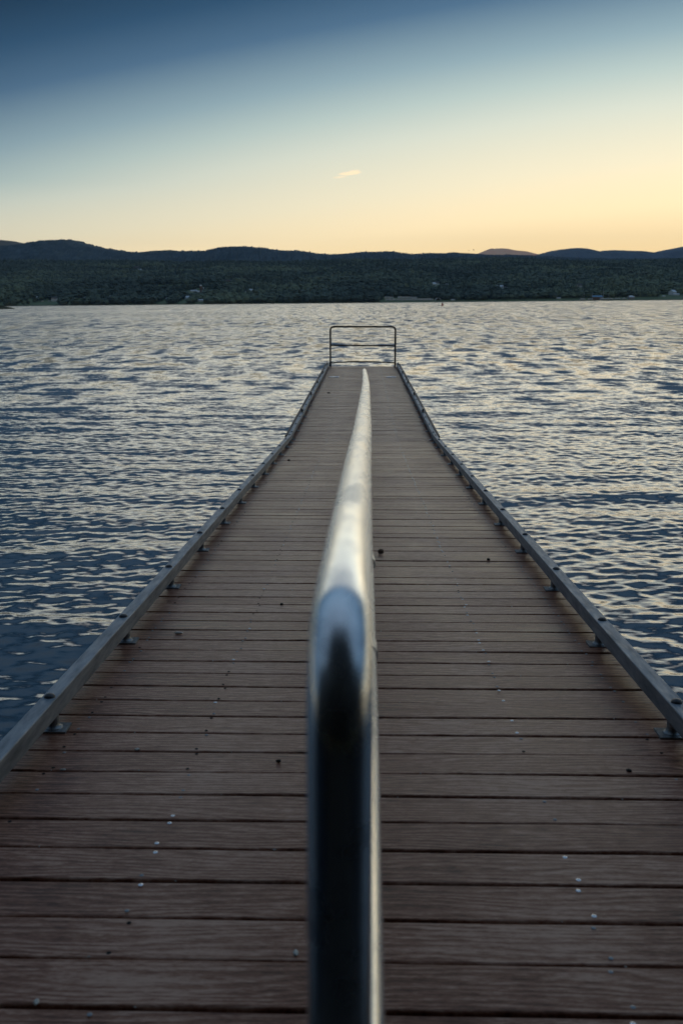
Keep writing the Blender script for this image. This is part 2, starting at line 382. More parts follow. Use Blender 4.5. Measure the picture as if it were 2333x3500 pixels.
# cleats
def make_cleat():
    r = empty('dock_cleat', (0, 0, 0))
    mb = MB(); mb.sweep([(-.024, 0), (.024, 0), (.024, .005), (.02, .008), (-.02, .008), (-.024, .005)], (0, -.055, 0), (0, .055, 0)); mb.build('base_plate', m_foot, r)
    for k in (-1, 1):
        mb = MB(); mb.tube([(0, k * .028, .004), (0, k * .026, .02), (0, k * .028, .046)], [.015, .011, .013], 12); mb.build('stem', m_bolt, r, True)
    mb = MB(); mb.tube([(0, -.125, .058), (0, -.11, .056), (0, -.06, .050), (0, 0, .049), (0, .06, .050), (0, .11, .056), (0, .125, .058)], [.006, .011, .015, .016, .015, .011, .006], 14); mb.build('horn', m_bolt, r, True)
    return r
c0 = None; ordn = ['nearest', 'second nearest', 'middle', 'second farthest', 'farthest']
for sx in (-1, 1):
    for i, y in enumerate((15.9, 18.75, 21.45, 24.3, 27.3)):
        if c0 is None: c0 = make_cleat(); c = c0
        else: c = copy_tree(c0)
        c.location = (sx * .962, y, float_z(y) + CT)
        c.rotation_euler = (0, 0, 0)
        tag(c, 'dark mooring cleat on the %s kerb of the pier, %s of the five there' % ('left' if sx < 0 else 'right', ordn[i]), 'cleat', 'mooring cleats on the kerbs')
        dock_roots.append(c)

# end guard rail
m_guard = mottled('dark_painted_tube', (.010, .013, .013), (.028, .032, .032), 30, (.6, .75), 0, .1, .0006, spec=.12)
g = empty('guard_rail', (0, FY1 - .05, float_z(FY1))); dock_roots.append(g)
tag(g, 'dark tubular guard rail with rounded corners closing the far end of the pier', 'guard rail')
gx, gh, gr, cr = .905, 1.095, .025, .10
pts = [(-gx, 0, -.08), (-gx, 0, gh - cr)] + [(-gx + cr * (1 - math.cos(a)), 0, gh - cr + cr * math.sin(a)) for a in [R(q) for q in range(10, 91, 10)]]
pts += [(gx - cr * (1 - math.cos(a)), 0, gh - cr + cr * math.sin(a)) for a in [R(q) for q in range(90, 9, -10)]] + [(gx, 0, gh - cr), (gx, 0, -.08)]
mb = MB(); mb.tube(pts, gr, 14); mb.build('frame', m_guard, g, True)
mb = MB(); mb.tube([(-gx, 0, .585), (gx, 0, .572)], .021, 14); mb.build('middle_bar', m_guard, g, True)
mb = MB(); mb.tube([(-gx + gx * 2 * k / 16, -.004, .098 + .034 * math.sin(math.pi * k / 16)) for k in range(17)], .018, 14); mb.build('bowed_bar', m_guard, g, True)

# central handrail
m_rail, nt, b = material('polished_galvanized', (.62, .64, .66), .2, .9)
tc = nt.nodes.new('ShaderNodeTexCoord')
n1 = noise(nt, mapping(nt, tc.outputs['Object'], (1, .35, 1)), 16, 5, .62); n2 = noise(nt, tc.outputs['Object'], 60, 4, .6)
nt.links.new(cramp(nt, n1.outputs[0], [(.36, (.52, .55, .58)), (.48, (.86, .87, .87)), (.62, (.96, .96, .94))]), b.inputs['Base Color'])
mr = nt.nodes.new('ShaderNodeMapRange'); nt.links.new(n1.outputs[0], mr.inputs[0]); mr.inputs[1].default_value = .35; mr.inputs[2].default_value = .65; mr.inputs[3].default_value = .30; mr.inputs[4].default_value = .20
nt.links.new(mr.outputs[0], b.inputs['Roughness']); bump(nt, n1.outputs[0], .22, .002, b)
hr = empty('handrail', (-.016, .62, ramp_z(.62))); dock_roots.append(hr)
tag(hr, 'long shiny galvanized tube handrail running down the middle of the pier towards the lake', 'handrail')
ho = Vector(hr.location)
def rel(p): return tuple(Vector(p) - ho)
def top(y):
    x = np.interp(y, [.6, .9, 1.8, 2.6, 4.7, 6.4, 9, 12.5], [-.0150, -.0142, -.008, -.0, .012, .021, .023, .019]); return (float(x), y, CH - (.196 + .0508 * y))
def midr(y):
    x = np.interp(y, [.6, 1.4, 2.4, 4.5, 7, 12.5], [-.001, .006, .010, .013, .004, -.006]); return (float(x), y, CH - (.56 + .0512 * y))
HE = 12.3; Rb = .078
pts = []
by = .662; zt = top(by + Rb)[2]
pts.append((-.0150, by - .06, ramp_z(by) + .004)); 
for k in range(1, 12): pts.append((-.0150, by - .06 + .06 * (k / 12) ** 1.0, ramp_z(by) + (zt - Rb - ramp_z(by)) * k / 12))
for q in range(0, 91, 6):
    a = R(q); pts.append((-.0149, by + Rb * (1 - math.cos(a)), zt - Rb + Rb * math.sin(a) - .004 * math.sin(a)))
y = by + Rb + .06
while y < HE: pts.append(top(y)); y += .22
zt = top(HE)[2]
for q in range(0, 91, 10):
    a = R(q); pts.append((.019, HE + .16 * math.sin(a), zt - .16 * (1 - math.cos(a))))
pts.append((.019, HE + .16, ramp_z(HE + .16) + .004))
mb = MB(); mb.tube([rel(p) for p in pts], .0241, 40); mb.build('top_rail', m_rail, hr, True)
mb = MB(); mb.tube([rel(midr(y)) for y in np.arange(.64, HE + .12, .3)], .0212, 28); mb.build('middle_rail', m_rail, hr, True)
mb = MB(); mb.tube([rel(midr(1.78)), rel(midr(1.84))], .0235, 28); mb.build('coupling', m_rail, hr, True)
mb = MB(); mb.tube([rel((midr(2.6)[0] + .003, 2.6, midr(2.6)[2])), rel((midr(2.66)[0] + .003, 2.66, midr(2.66)[2]))], .0235, 28); mb.build('coupling', m_rail, hr, True)
for yq in (2.45, 4.4, 6.35, 8.3, 10.25):
    x = top(yq)[0]; mx = midr(yq)[0]
    mb = MB(); mb.tube([rel((x * .5, yq, ramp_z(yq) + .004)), rel((mx, yq, midr(yq)[2])), rel((x, yq, top(yq)[2] - .01))], .0185, 20); mb.build('post', m_rail, hr, True)
for yq, x in ((by - .06, -.0168), (2.45, 0), (4.4, .006), (6.35, .01), (8.3, .011), (10.25, .01), (HE + .16, .019)):
    f = MB(); f.box(-.052, .052, -.05, .05, 0, .006); fo = f.build('floor_flange', m_foot, hr); fo.location = rel((x, yq, ramp_z(yq) + .0015))
    for sxx in (-1, 1):
        mb = MB(); mb.lathe([(.012, 0), (.012, .001), (.007, .0015), (.007, .007), (.004, .009), (.001, .009)], 12); bo = mb.build('flange_bolt', m_scr_b, fo, True); bo.location = (sxx * .04, .0, .006)

# ------------------------------------------------------------------ small things lying on the deck
def on_deck(px, py):
    v = ray(px, py); o = Vector((0, 0, CH)); t = .5
    while t < 60:
        p = o + v * t
        if p.z < deck_z(p.y): break
        t += .004
    return p.x, p.y
def lump(name, mat, r, seed, sq=(1, 1, .6), n=3):
    import bmesh
    bm = bmesh.new(); bmesh.ops.create_icosphere(bm, subdivisions=n, radius=r)
    rr = random.Random(seed); ph = [rr.uniform(0, 6) for _ in range(6)]
    for v in bm.verts:
        c = v.co / r; k = 1 + .22 * math.sin(c.x * 4 + ph[0]) * math.sin(c.y * 5 + ph[1]) + .15 * math.sin(c.z * 7 + ph[2] + c.x * 5)
        v.co = Vector((v.co.x * sq[0] * k, v.co.y * sq[1] * k, v.co.z * sq[2] * k + r * sq[2] * .8))
    me = bpy.data.meshes.new(name); bm.to_mesh(me); bm.free(); me.materials.append(mat); me.shade_smooth()
    o = bpy.data.objects.new(name, me); col.objects.link(o); return o
m_drop = mottled('dry_dropping', (.012, .011, .012), (.04, .035, .03), 200, (.6, .9), 0, .4, .001)
m_shell = mottled('pale_shell', (.45, .43, .38), (.62, .6, .55), 150, (.4, .6), 0, .3, .001)
m_cone = mottled('brown_cone_scale', (.07, .035, .018), (.17, .09, .05), 80, (.6, .8), 0, .4, .001)
def place(o, px, py, label, cat, group=None, lift=0):
    x, y = on_deck(px, py); o.location = (x, y, deck_z(y) + lift); tag(o, label, cat, group); dock_roots.append(o)
place(lump('dropping', m_drop, .0085, 1, (1, .9, .9)), 1676, 1912, 'round black pellet on the planks in the right half, below the fourth kerb foot', 'dropping', 'dark droppings on the planks')
place(lump('dropping', m_drop, .0055, 2, (1.3, .8, .8)), 966, 2608, 'small dark crumb on the near planks left of the handrail', 'dropping', 'dark droppings on the planks')
place(lump('dropping', m_drop, .0065, 3, (1, 1.2, .8)), 972, 2071, 'small dark pellet on the planks left of where the handrail turns blue', 'dropping', 'dark droppings on the planks')
place(lump('dropping', m_drop, .012, 4, (1.1, .8, .7)), 992, 1577, 'dark pellet on the ramp just on the near side of the hinge joint', 'dropping', 'dark droppings on the planks')
place(lump('dropping', m_drop, .020, 5, (1.5, .8, .5)), 1126, 1345, 'flat dark dropping on the far level section left of the handrail', 'dropping', 'dark droppings on the planks')
place(lump('dropping', m_drop, .007, 6, (1, .9, .8)), 2163, 2632, 'dark crumb on the planks near the right edge of the photo', 'dropping', 'dark droppings on the planks')
place(lump('seed_husk', m_shell, .011, 7, (1.6, .5, .4)), 622, 2172, 'pale curled husk on the planks beside the left kerb', 'husk')
place(lump('shell_fragment', m_shell, .006, 8, (1.2, 1, .4)), 484, 2571, 'bluish white shell fragment on a plank joint left of the handrail', 'shell', 'shell fragments')
place(lump('shell_fragment', m_shell, .005, 9, (1.6, .7, .5)), 231, 2643, 'white shell chip in the plank gap near the left kerb', 'shell', 'shell fragments')
place(lump('shell_fragment', m_shell, .006, 10, (.8, 1.3, .4)), 148, 3440, 'white shell chip at the bottom left corner of the deck', 'shell', 'shell fragments')
place(lump('shell_fragment', m_shell, .006, 12, (.8, 1.5, .4)), 1032, 3265, 'pale shell chip close beside the foot of the handrail post', 'shell', 'shell fragments')
cone = empty('pine_cone'); mb = MB()
mb.lathe([(.004, -.020), (.013, -.014), (.016, -.004), (.013, .008), (.006, .018), (.001, .021)], 12, (0, 0, .016)); mb.build('core', m_cone, cone, True)
mb = MB(); k = 0
for lv in range(7):
    zz = -.016 + lv * .0055; rr_ = .015 * math.cos((zz + .004) / .028)
    for j in range(8):
        a = j * math.pi / 4 + lv * .4; ca, sa = math.cos(a), math.sin(a)
        q = [(rr_ * ca - .005 * sa, rr_ * sa + .005 * ca, zz), (rr_ * ca + .005 * sa, rr_ * sa - .005 * ca, zz), ((rr_ + .011) * ca, (rr_ + .011) * sa, zz + .004), (rr_ * ca, rr_ * sa, zz + .003)]
        mb.add([(x, y, z + .016) for x, y, z in q], [(0, 1, 2), (0, 2, 3), (1, 3, 2), (0, 3, 1)])
mb.build('scales', m_cone, cone)
cone.rotation_euler = (R(80), 0, R(50))
cone.scale = (.72,) * 3
place(cone, 1303, 1892, 'small open brown cone lying against the right side of the handrail', 'pine cone', None, .012)
# pale grit caught in the gaps and scuffed twigs
mb = MB()
for k in range(150):
    y = RY0 + PITCHB * random.randint(0, 66) + random.uniform(-.004, .006); x = random.uniform(-.9, .9); s = random.uniform(.0012, .0034) * (1 if y > 2.5 else 1.2)
    if abs(x) < .05: continue
    z = ramp_z(y) + random.uniform(-.002, .0015)
    vs = [(x + s * random.uniform(.7, 1.5), y, z), (x - s, y + s * .3, z), (x, y + s, z), (x, y - s * .9, z), (x, y, z + s * random.uniform(.6, 1.2)), (x, y, z - s)]
    mb.add(vs, [(0, 2, 4), (2, 1, 4), (1, 3, 4), (3, 0, 4), (2, 0, 5), (1, 2, 5), (3, 1, 5), (0, 3, 5)])
go = mb.build('grit', m_shell); tag(go, 'pale grit and crumbs caught in the gaps between the planks', 'grit', None, 'stuff'); dock_roots.append(go)

# the pier lists very slightly to the right
TILT = Matrix.Rotation(R(.55), 4, 'Y')
piv = Matrix.Translation((0, 0, CH)) ; TM = piv @ TILT @ piv.inverted()
bpy.context.view_layer.update()
for o in dock_roots:
    o.matrix_world = TM @ o.matrix_basis

# ------------------------------------------------------------------ water
def vnoise(x, y, seed):
    xi = np.floor(x).astype(np.int64); yi = np.floor(y).astype(np.int64); fx = x - xi; fy = y - yi
    fx = fx * fx * (3 - 2 * fx); fy = fy * fy * (3 - 2 * fy)
    def h(a, b_):
        n = (a * 374761393 + b_ * 668265263 + seed * 144665) & 0x7fffffff
        n = ((n ^ (n >> 13)) * 1274126177) & 0x7fffffff
        return ((n ^ (n >> 16)) & 0xffff) / 65535.0
    return (h(xi, yi) * (1 - fx) + h(xi + 1, yi) * fx) * (1 - fy) + (h(xi, yi + 1) * (1 - fx) + h(xi + 1, yi + 1) * fx) * fy
def fbm(x, y, seed, octv=4, g=.5):
    s = 0; a = 1; t = 0
    for k in range(octv): s = s + a * vnoise(x * 2 ** k, y * 2 ** k, seed + k); t += a; a *= g
    return s / t
rs = [1.05]; 
while rs[-1] < 9000:
    r = rs[-1]; rs.append(r + max(.021, r * r / CH * .00098 * .42) if r < 400 else r * 1.16)
rs = np.array(rs); drs = np.gradient(rs)
azf = np.linspace(R(-34), R(34), 1300); azb = np.linspace(R(36), R(324), 90)[1:-1]
azs = np.concatenate([azf, azb]); NA = len(azs)
dazs = np.gradient(azs); dazs[-1] = dazs[-2]
RR, AA = np.meshgrid(rs, azs, indexing='ij'); DR = np.repeat(drs[:, None], NA, 1); DA = RR * np.abs(dazs)[None, :]
GX = RR * np.sin(AA); GY = RR * np.cos(AA); GZ = np.zeros_like(GX); DX = np.zeros_like(GX); DY = np.zeros_like(GX); miss = np.zeros_like(GX); tot = 0
gust = .83 + .34 * fbm(GX / 7 + 50, GY / 12 + 50, 5, 4)
gust = gust * (1 + .12 * np.clip(GX / 6, -1, 1.3))
ux, uy = np.sin(AA), np.cos(AA)
NC = 96; lams = np.exp(np.linspace(np.log(.085), np.log(2.4), NC))
for i, lam in enumerate(lams):
    lam = lam * rng.uniform(.96, 1.04); k = 2 * np.pi / lam
    th = rng.normal(R(-8), R(30 if lam > .6 else 42))
    dx, dy = math.sin(th), -math.cos(th)
    env = math.exp(-((math.log(lam / .215)) / .66) ** 2) + .30 * math.exp(-((math.log(lam / 1.25)) / .5) ** 2)
    sl = .0218 * (env * .95 + .17)
    A = sl / k
    rad = np.abs(dx * ux + dy * uy); tan = np.abs(dx * uy - dy * ux)
    need = np.maximum(DR * rad, DA * tan)
    wgt = np.clip((lam / np.maximum(need, 1e-6) - 2.2) / 2.0, 0, 1)
    ph = k * (dx * GX + dy * GY) + rng.uniform(0, 6.283)
    mod = gust * (.55 + .9 * vnoise(GX / (lam * 2.6) + i * 13.7, GY / (lam * 2.0) + i * 3.1, 100 + i))
    GZ += wgt * A * mod * np.sin(ph)
    Q = .95 * wgt * A * mod * np.cos(ph); DX += Q * dx; DY += Q * dy
    miss += (1 - wgt ** 2) * (sl * mod) ** 2 / 2; tot += sl * sl / 2
print('rms slope', math.sqrt(tot), 'water verts', GX.size)
# calm beside and under the pier
V = np.stack([GX + DX, GY + DY, GZ], -1).reshape(-1, 3)
NRr = len(rs); I = np.arange(NRr * NA).reshape(NRr, NA); J = np.roll(I, -1, 1)
FQ = np.stack([I[:-1], I[1:], J[1:], J[:-1]], -1).reshape(-1, 4)
m_w, nt, b = material('lake_water', (.003, .012, .024), .11, 0, .5, 1.8)
L = nt.links.new; N = nt.nodes.new
geo = N('ShaderNodeNewGeometry'); at = N('ShaderNodeAttribute'); at.attribute_name = 'miss'
def slope(scale, dt, seed, sx=1.0, sy=1.0):
    n = noise(nt, mapping(nt, geo.outputs['Position'], (sx, sy, 1), (seed, seed * 2, 0)), scale, dt, .55, 0, '2D')
    s = N('ShaderNodeVectorMath'); s.operation = 'SUBTRACT'; L(n.outputs['Color'], s.inputs[0]); s.inputs[1].default_value = (.5, .5, .5); return s.outputs[0]
ad = N('ShaderNodeAttribute'); ad.attribute_name = 'reach'
def band(a, b_, c, d):
    up = N('ShaderNodeMapRange'); L(ad.outputs['Fac'], up.inputs[0]); up.inputs[1].default_value = a; up.inputs[2].default_value = b_
    dn = N('ShaderNodeMapRange'); L(ad.outputs['Fac'], dn.inputs[0]); dn.inputs[1].default_value = c; dn.inputs[2].default_value = d; dn.inputs[3].default_value = 1; dn.inputs[4].default_value = 0
    return mth(nt, 'MULTIPLY', up.outputs[0], dn.outputs[0])
s1 = slope(3.0, 4, 3.7, .5, 1.0)
s3 = slope(13.0, 4, 21.0, .5, 1.2)
def vsc(v, f):
    n = N('ShaderNodeVectorMath'); n.operation = 'SCALE'; L(v, n.inputs[0])
    if isinstance(f, float): n.inputs[3].default_value = f
    else: L(f, n.inputs[3])
    return n.outputs[0]
def vadd(a, c):
    n = N('ShaderNodeVectorMath'); n.operation = 'ADD'; L(a, n.inputs[0]); L(c, n.inputs[1]); return n.outputs[0]
grp = vadd(vadd(vsc(slope(1.0, 3, 9.1, .95, .42), band(12, 40, 70, 130)), vsc(slope(1.0, 3, 19.1, .7, .12), band(60, 110, 250, 420))), vsc(slope(1.0, 3, 29.1, .30, .022), band(220, 400, 30000, 40000)))
patch = noise(nt, mapping(nt, geo.outputs['Position'], (.004, .02, 1)), 1.0, 3, .5, 0, '2D')
amp = mth(nt, 'MULTIPLY', at.outputs['Fac'], mth(nt, 'ADD', .55, patch.outputs[0]))
far = vsc(vadd(vsc(s1, .55), vsc(grp, 1.15)), mth(nt, 'MULTIPLY', amp, 8.5))
near = vsc(s3, .36)
tot_ = vadd(far, near)
mulv = N('ShaderNodeVectorMath'); mulv.operation = 'MULTIPLY'; L(tot_, mulv.inputs[0]); mulv.inputs[1].default_value = (.6, 1, 0)
# seen from low down only the wave faces turned to the viewer show: lean the sub-mesh normals to the viewer a little
inc = N('ShaderNodeVectorMath'); inc.operation = 'MULTIPLY'; L(geo.outputs['Incoming'], inc.inputs[0]); inc.inputs[1].default_value = (1, 1, 0)
lean = vsc(inc.outputs[0], mth(nt, 'MULTIPLY', amp, .75))
nn = N('ShaderNodeVectorMath'); nn.operation = 'NORMALIZE'; L(vadd(geo.outputs['Normal'], vadd(mulv.outputs[0], lean)), nn.inputs[0])
L(nn.outputs[0], b.inputs['Normal'])
wat = npmesh('water', V, FQ, m_w, True, {'miss': np.sqrt(miss).reshape(-1), 'reach': RR.reshape(-1)})
tag(wat, 'rippled blue lake water catching the pale yellow glow of dusk', 'water', None, 'structure')
mb = MB(); mb.lathe([(1.3, -1.2), (60, -1.4), (9000, -1.4)], 64); lb = mb.build('lake_bed', mottled('lake_silt', (.01, .012, .012), (.02, .022, .02), .5, (.8, .9)), None); tag(lb, 'dark lake bed below the water', 'lake bed', None, 'structure')
# ------------------------------------------------------------------ far shore
def prof_to_xz(pts, D):             # photo outline -> (x, z) at depth D
    out = []
    for px, py in pts:
        p = at_dist(px, py, D); out.append((p.x, p.z))
    return np.array(out)
def c1(pts): return [(x * .746, 780 + y * .746) for x, y in pts]
def c2(pts): return [(1163 + x * .746, 780 + y * .746) for x, y in pts]
SH = 2600.0
def shore_y(x): return SH + 60 * (fbm(np.asarray(x, float) / 400 + 9, np.zeros_like(np.asarray(x, float)) + 3.3, 31, 3) - .5) - .06 * np.asarray(x, float)
topA = prof_to_xz([(-500, 886), (0, 886), (300, 888), (500, 893), (800, 896), (1170, 890), (1500, 884), (1750, 883), (1900, 889), (2100, 892), (2333, 891), (2900, 890)], 5200)
def hillA(x, y):
    x = np.asarray(x, float); y = np.asarray(y, float)
    tp = np.interp(x * 5200 / np.maximum(y, 1000) , topA[:, 0], topA[:, 1]) - 12
    t = np.clip((y - shore_y(x)) / (5200 - SH), -.2, 1.6)
    s = np.where(t > 0, np.clip(t, 0, 1) ** .92, t * .4)
    und = (fbm(x / 420 + 20, y / 520 + 20, 41, 4) - .5) * 34 * np.clip(t * 3, 0, 1) * np.clip((1.15 - t) * 3, 0, 1)
    z = 2.0 + (tp - 2) * s + und
    z = np.where(t > 1, z - (t - 1) * 60, z)
    z = np.where(t < .002, 1.2 + t * 600, z)
    return z
xs = np.linspace(-2600, 2600, 260); ys = np.concatenate([[2480, 2530], np.linspace(2560, 6800, 210)])
XX, YY = np.meshgrid(xs, ys, indexing='ij'); ZZ = hillA(XX, YY)
nI = np.arange(XX.size).reshape(XX.shape)
FF = np.stack([nI[:-1, :-1], nI[1:, :-1], nI[1:, 1:], nI[:-1, 1:]], -1).reshape(-1, 4)
m_soil = mottled('meadow_ground', (.09, .13, .055), (.15, .19, .085), .02, (.8, .95), 0, 0)
ha = npmesh('hillside', np.stack([XX, YY, ZZ], -1).reshape(-1, 3), FF, m_soil, True)
tag(ha, 'long low hillside rising from the far shore of the lake', 'hillside', None, 'structure')
def ground(px, py):                  # where the line of sight meets the hillside
    v = ray(px, py); v = v / v.y
    ys_ = np.arange(2560, 5300, 4.0); xs_ = v.x * ys_; zs_ = CH + v.z * ys_
    h = hillA(xs_, ys_); k = np.where((h >= zs_) & (h > 1.0))[0]
    if len(k) == 0:
        yy = 2625.0; xx = v.x * yy; return Vector((xx, yy, float(hillA(xx, yy))))
    k = k[0]; return Vector((xs_[k], ys_[k], float(h[k])))

# clearings: (pixel, half width, half depth)
clear = []
for px, py, a, d in ((464, 922, 70, 130), (640, 926, 125, 110), (640, 979, 150, 60), (590, 984, 120, 60), (360, 972, 70, 40), (2300, 1010, 90, 30), (687, 996, 60, 60), (900, 985, 0, 0)):
    g = ground(px, py)
    if a: clear.append((g.x, g.y, a, d))

# individual houses, sheds, boats -------------------------------------------------
m_white = mottled('white_clapboard', (.62, .64, .66), (.78, .8, .82), .4, (.5, .7), 0, 0)
m_grey = mottled('grey_siding', (.22, .24, .25), (.32, .34, .36), .4, (.5, .7), 0, 0)
m_brown = mottled('brown_siding', (.13, .08, .06), (.2, .13, .1), .4, (.6, .8), 0, 0)
m_roofd = mottled('dark_shingle', (.05, .05, .055), (.1, .1, .11), .6, (.6, .8), 0, 0)
m_roofl = mottled('pale_metal_roof', (.5, .56, .62), (.62, .68, .74), .5, (.25, .4), .2, 0)
m_roofb = mottled('blue_metal_roof', (.08, .24, .42), (.12, .32, .52), .5, (.3, .5), .2, 0)
m_glassd, _, _ = material('window_glass', (.02, .03, .04), .08)
def house(name, w, d, h, rh, wm, rm, hip=False, win=True):
    r = empty(name)
    mb = MB(); mb.box(-w / 2, w / 2, -d / 2, d / 2, -2.5, h)
    if not hip: mb.add([(-w / 2, -d / 2, h), (-w / 2, d / 2, h), (-w / 2, 0, h + rh - .15), (w / 2, -d / 2, h), (w / 2, d / 2, h), (w / 2, 0, h + rh - .15)], [(0, 1, 2), (3, 5, 4), (0, 2, 5, 3), (1, 4, 5, 2)])
    mb.build('wall', wm, r)
    o = .5; q = w * .28 if hip else 0; mb = MB()
    mb.add([(-w / 2 - o, -d / 2 - o, h - .1), (w / 2 + o, -d / 2 - o, h - .1), (w / 2 + o, d / 2 + o, h - .1), (-w / 2 - o, d / 2 + o, h - .1), (-w / 2 - o + q, 0, h + rh), (w / 2 + o - q, 0, h + rh),
            (-w / 2 - o, -d / 2 - o, h + .15), (w / 2 + o, -d / 2 - o, h + .15), (w / 2 + o, d / 2 + o, h + .15), (-w / 2 - o, d / 2 + o, h + .15), (-w / 2 - o + q, 0, h + rh + .25), (w / 2 + o - q, 0, h + rh + .25)],
           [(0, 4, 5, 1), (2, 5, 4, 3), (6, 7, 11, 10), (8, 9, 10, 11), (0, 1, 7, 6), (2, 3, 9, 8), (0, 6, 10, 4), (3, 4, 10, 9), (1, 5, 11, 7), (2, 8, 11, 5)])
    mb.build('roof', rm, r)
    if win:
        n = max(2, int(w / 3.2)); rows = [1.0] if h < 4.5 else [1.0, 3.9]
        for z0 in rows:
            for k in range(n):
                x = -w / 2 + (k + .5) * w / n; mb = MB(); mb.box(x - .55, x + .55, -d / 2 - .06, -d / 2 + .02, z0, z0 + 1.5); mb.build('window', m_glassd, r)
    return r
protos = {}
def put(kind, px, py, rz, label, cat, group, sc_=1.0, lift=0.0):
    g = ground(px, py)
    o = protos.get(kind)
    if o is None:
        o = build_kind(kind); protos[kind] = o
    else: o = copy_tree(o)
    o.location = (g.x, g.y, g.z + lift); o.rotation_euler = (0, 0, R(rz)); sc_ *= 1.18; o.scale = (sc_,) * 3
    tag(o, label, cat, group); clear.append((g.x, g.y - 75, 18, 100)); clear.append((g.x, g.y, 17 * sc_, 18 * sc_)); return o
def build_kind(k):
    if k == 'white_house': return house('house', 13, 9, 5.6, 3.4, m_white, m_roofd)
    if k == 'white_gable': return house('house', 9, 13, 5.4, 4.2, m_white, m_roofl)
    if k == 'grey_house': return house('house', 15, 10, 4.2, 3.4, m_grey, m_roofl, True)
    if k == 'low_brown': return house('shed', 22, 10, 3.2, 2.6, m_brown, m_roofd)
    if k == 'low_white': return house('shed', 18, 8, 3.0, 2.0, m_white, m_roofl)
    if k == 'barn': return house('barn', 20, 13, 6, 5, m_brown, m_roofd, False, False)
    if k == 'pale_barn': return house('barn', 22, 16, 4.5, 6, m_white, m_roofl, True, False)
    if k == 'pavilion': return house('pavilion', 20, 12, 4.6, 2.6, m_brown, m_roofb)
    if k == 'blue_roof': return house('house', 9, 8, 3.2, 3, m_grey, m_roofb)
    if k == 'trailer':
        r = empty('camper_trailer'); mb = MB()
        mb.sweep([(-1.2, .6), (1.2, .6), (1.25, 2.8), (1.1, 3.1), (-1.1, 3.1), (-1.25, 2.8)], (0, -4, 0), (0, 4, 0)); o = mb.build('body', m_white, r); o.rotation_euler = (0, 0, R(90))
        for x in (-2.4, .6, 2.6):
            mb = MB(); mb.box(x - .5, x + .5, -1.3, -1.2, 1.5, 2.3); mb.build('window', m_glassd, r)
        for x in (-.8, .8):
            mb = MB(); mb.tube([(x, -1.22, .4), (x, -.95, .4)], .38, 12); mb.build('wheel', m_dark, r)
        return r
    if k == 'tent':
        r = empty('arched_tent'); mb = MB(); n = 14
        pr = [(6.5 * math.cos(math.pi * i / n), 5.5 * math.sin(math.pi * i / n)) for i in range(n + 1)]; pr2 = [(5.9 * math.cos(math.pi * i / n), 4.9 * math.sin(math.pi * i / n)) for i in range(n, -1, -1)]
        o_ = len(mb.v); ring = pr + pr2; mb.add([(x, y, z) for y in (-4, 4) for x, z in ring], [])
        P = len(ring)
        for j in range(P): mb.f.append((j, (j + 1) % P, P + (j + 1) % P, P + j))
        for j in range(n):
            mb.f.append((j, j + 1, P - 2 - j, P - 1 - j)); mb.f.append((P + j, P + P - 1 - j, P + P - 2 - j, P + j + 1))
        mb.build('cover', m_white, r); mb = MB(); mb.box(-5, 5, 3.6, 3.9, 0, 3.5); mb.build('back_wall', m_roofd, r); return r
    if k in ('motorboat', 'sailboat'):
        r = empty(k); mb = MB(); L_ = 8.5; st = [(-.5, 1.25, 0), (-.2, 1.4, 0), (.15, 1.3, .1), (.38, .75, .3), (.5, .06, .5)]
        for t_, hw, rise in st:
            for x, z in ((-hw, 1.5 + rise), (-hw * .8, .6 + rise * .6), (0, .1 + rise), (hw * .8, .6 + rise * .6), (hw, 1.5 + rise)): mb.v.append((t_ * L_, x, z))
        for j in range(len(st) - 1):
            for q in range(4): mb.f.append((j * 5 + q, j * 5 + q + 1, j * 5 + 6 + q, j * 5 + 5 + q))
            mb.f.append((j * 5, j * 5 + 5, j * 5 + 9, j * 5 + 4))
        mb.f.append((0, 4, 3, 2, 1)); mb.build('hull', m_white, r)
        mb = MB(); mb.add([(-2.2, -.9, 1.5), (1.8, -.7, 1.6), (1.8, .7, 1.6), (-2.2, .9, 1.5), (-2, -.8, 2.7), (.6, -.6, 2.7), (.6, .6, 2.7), (-2, .8, 2.7)], [(0, 1, 5, 4), (1, 2, 6, 5), (2, 3, 7, 6), (3, 0, 4, 7), (4, 5, 6, 7)]); mb.build('cabin', m_white, r)
        if k == 'sailboat':
            mb = MB(); mb.tube([(.3, 0, 1.4), (.3, 0, 15.5)], .22, 8); mb.build('mast', m_roofl, r)
            mb = MB(); mb.tube([(.3, 0, 3.2), (-3.6, 0, 3.2)], .16, 8); mb.build('boom', m_roofl, r)
        return r
G1 = 'houses along the far shore'; G2 = 'houses on the wooded hillside'; G3 = 'trailers parked on the far shore'; G4 = 'boats at the far marina'; G5 = 'farm buildings on the hillside'
put('low_brown', 48, 1027, 4, 'dim low building at the far left end of the distant shore', 'building', G1, .7)
put('grey_house', 126, 1023, -5, 'grey hip roofed house on the far left shore, left of the wide white house', 'house', G1, .85)
put('white_house', 187, 1029, 3, 'wide two storey white house with dark roof on the far left shore', 'house', G1, 1.0)
put('white_gable', 217, 1030, 14, 'narrow white gabled house just right of the wide white house on the left shore', 'house', G1, .85)
put('low_brown', 329, 1018, 0, 'long low brown building in the trees right of the two white shore houses', 'building', G1, .8)
put('low_white', 293, 1019, 10, 'small pale shed left of the long low brown building on the left shore', 'shed', G1, .5)
put('grey_house', 382, 1019, -12, 'grey house low on the left hillside straight below the ridge tower', 'house', G1, .8)
put('motorboat', 145, 1031, 20, 'small white boat ashore below the grey hip roofed house', 'boat', 'boats drawn up on the left shore', .8)
put('motorboat', 169, 1031, -15, 'small white boat ashore just left of the wide white house', 'boat', 'boats drawn up on the left shore', .8)
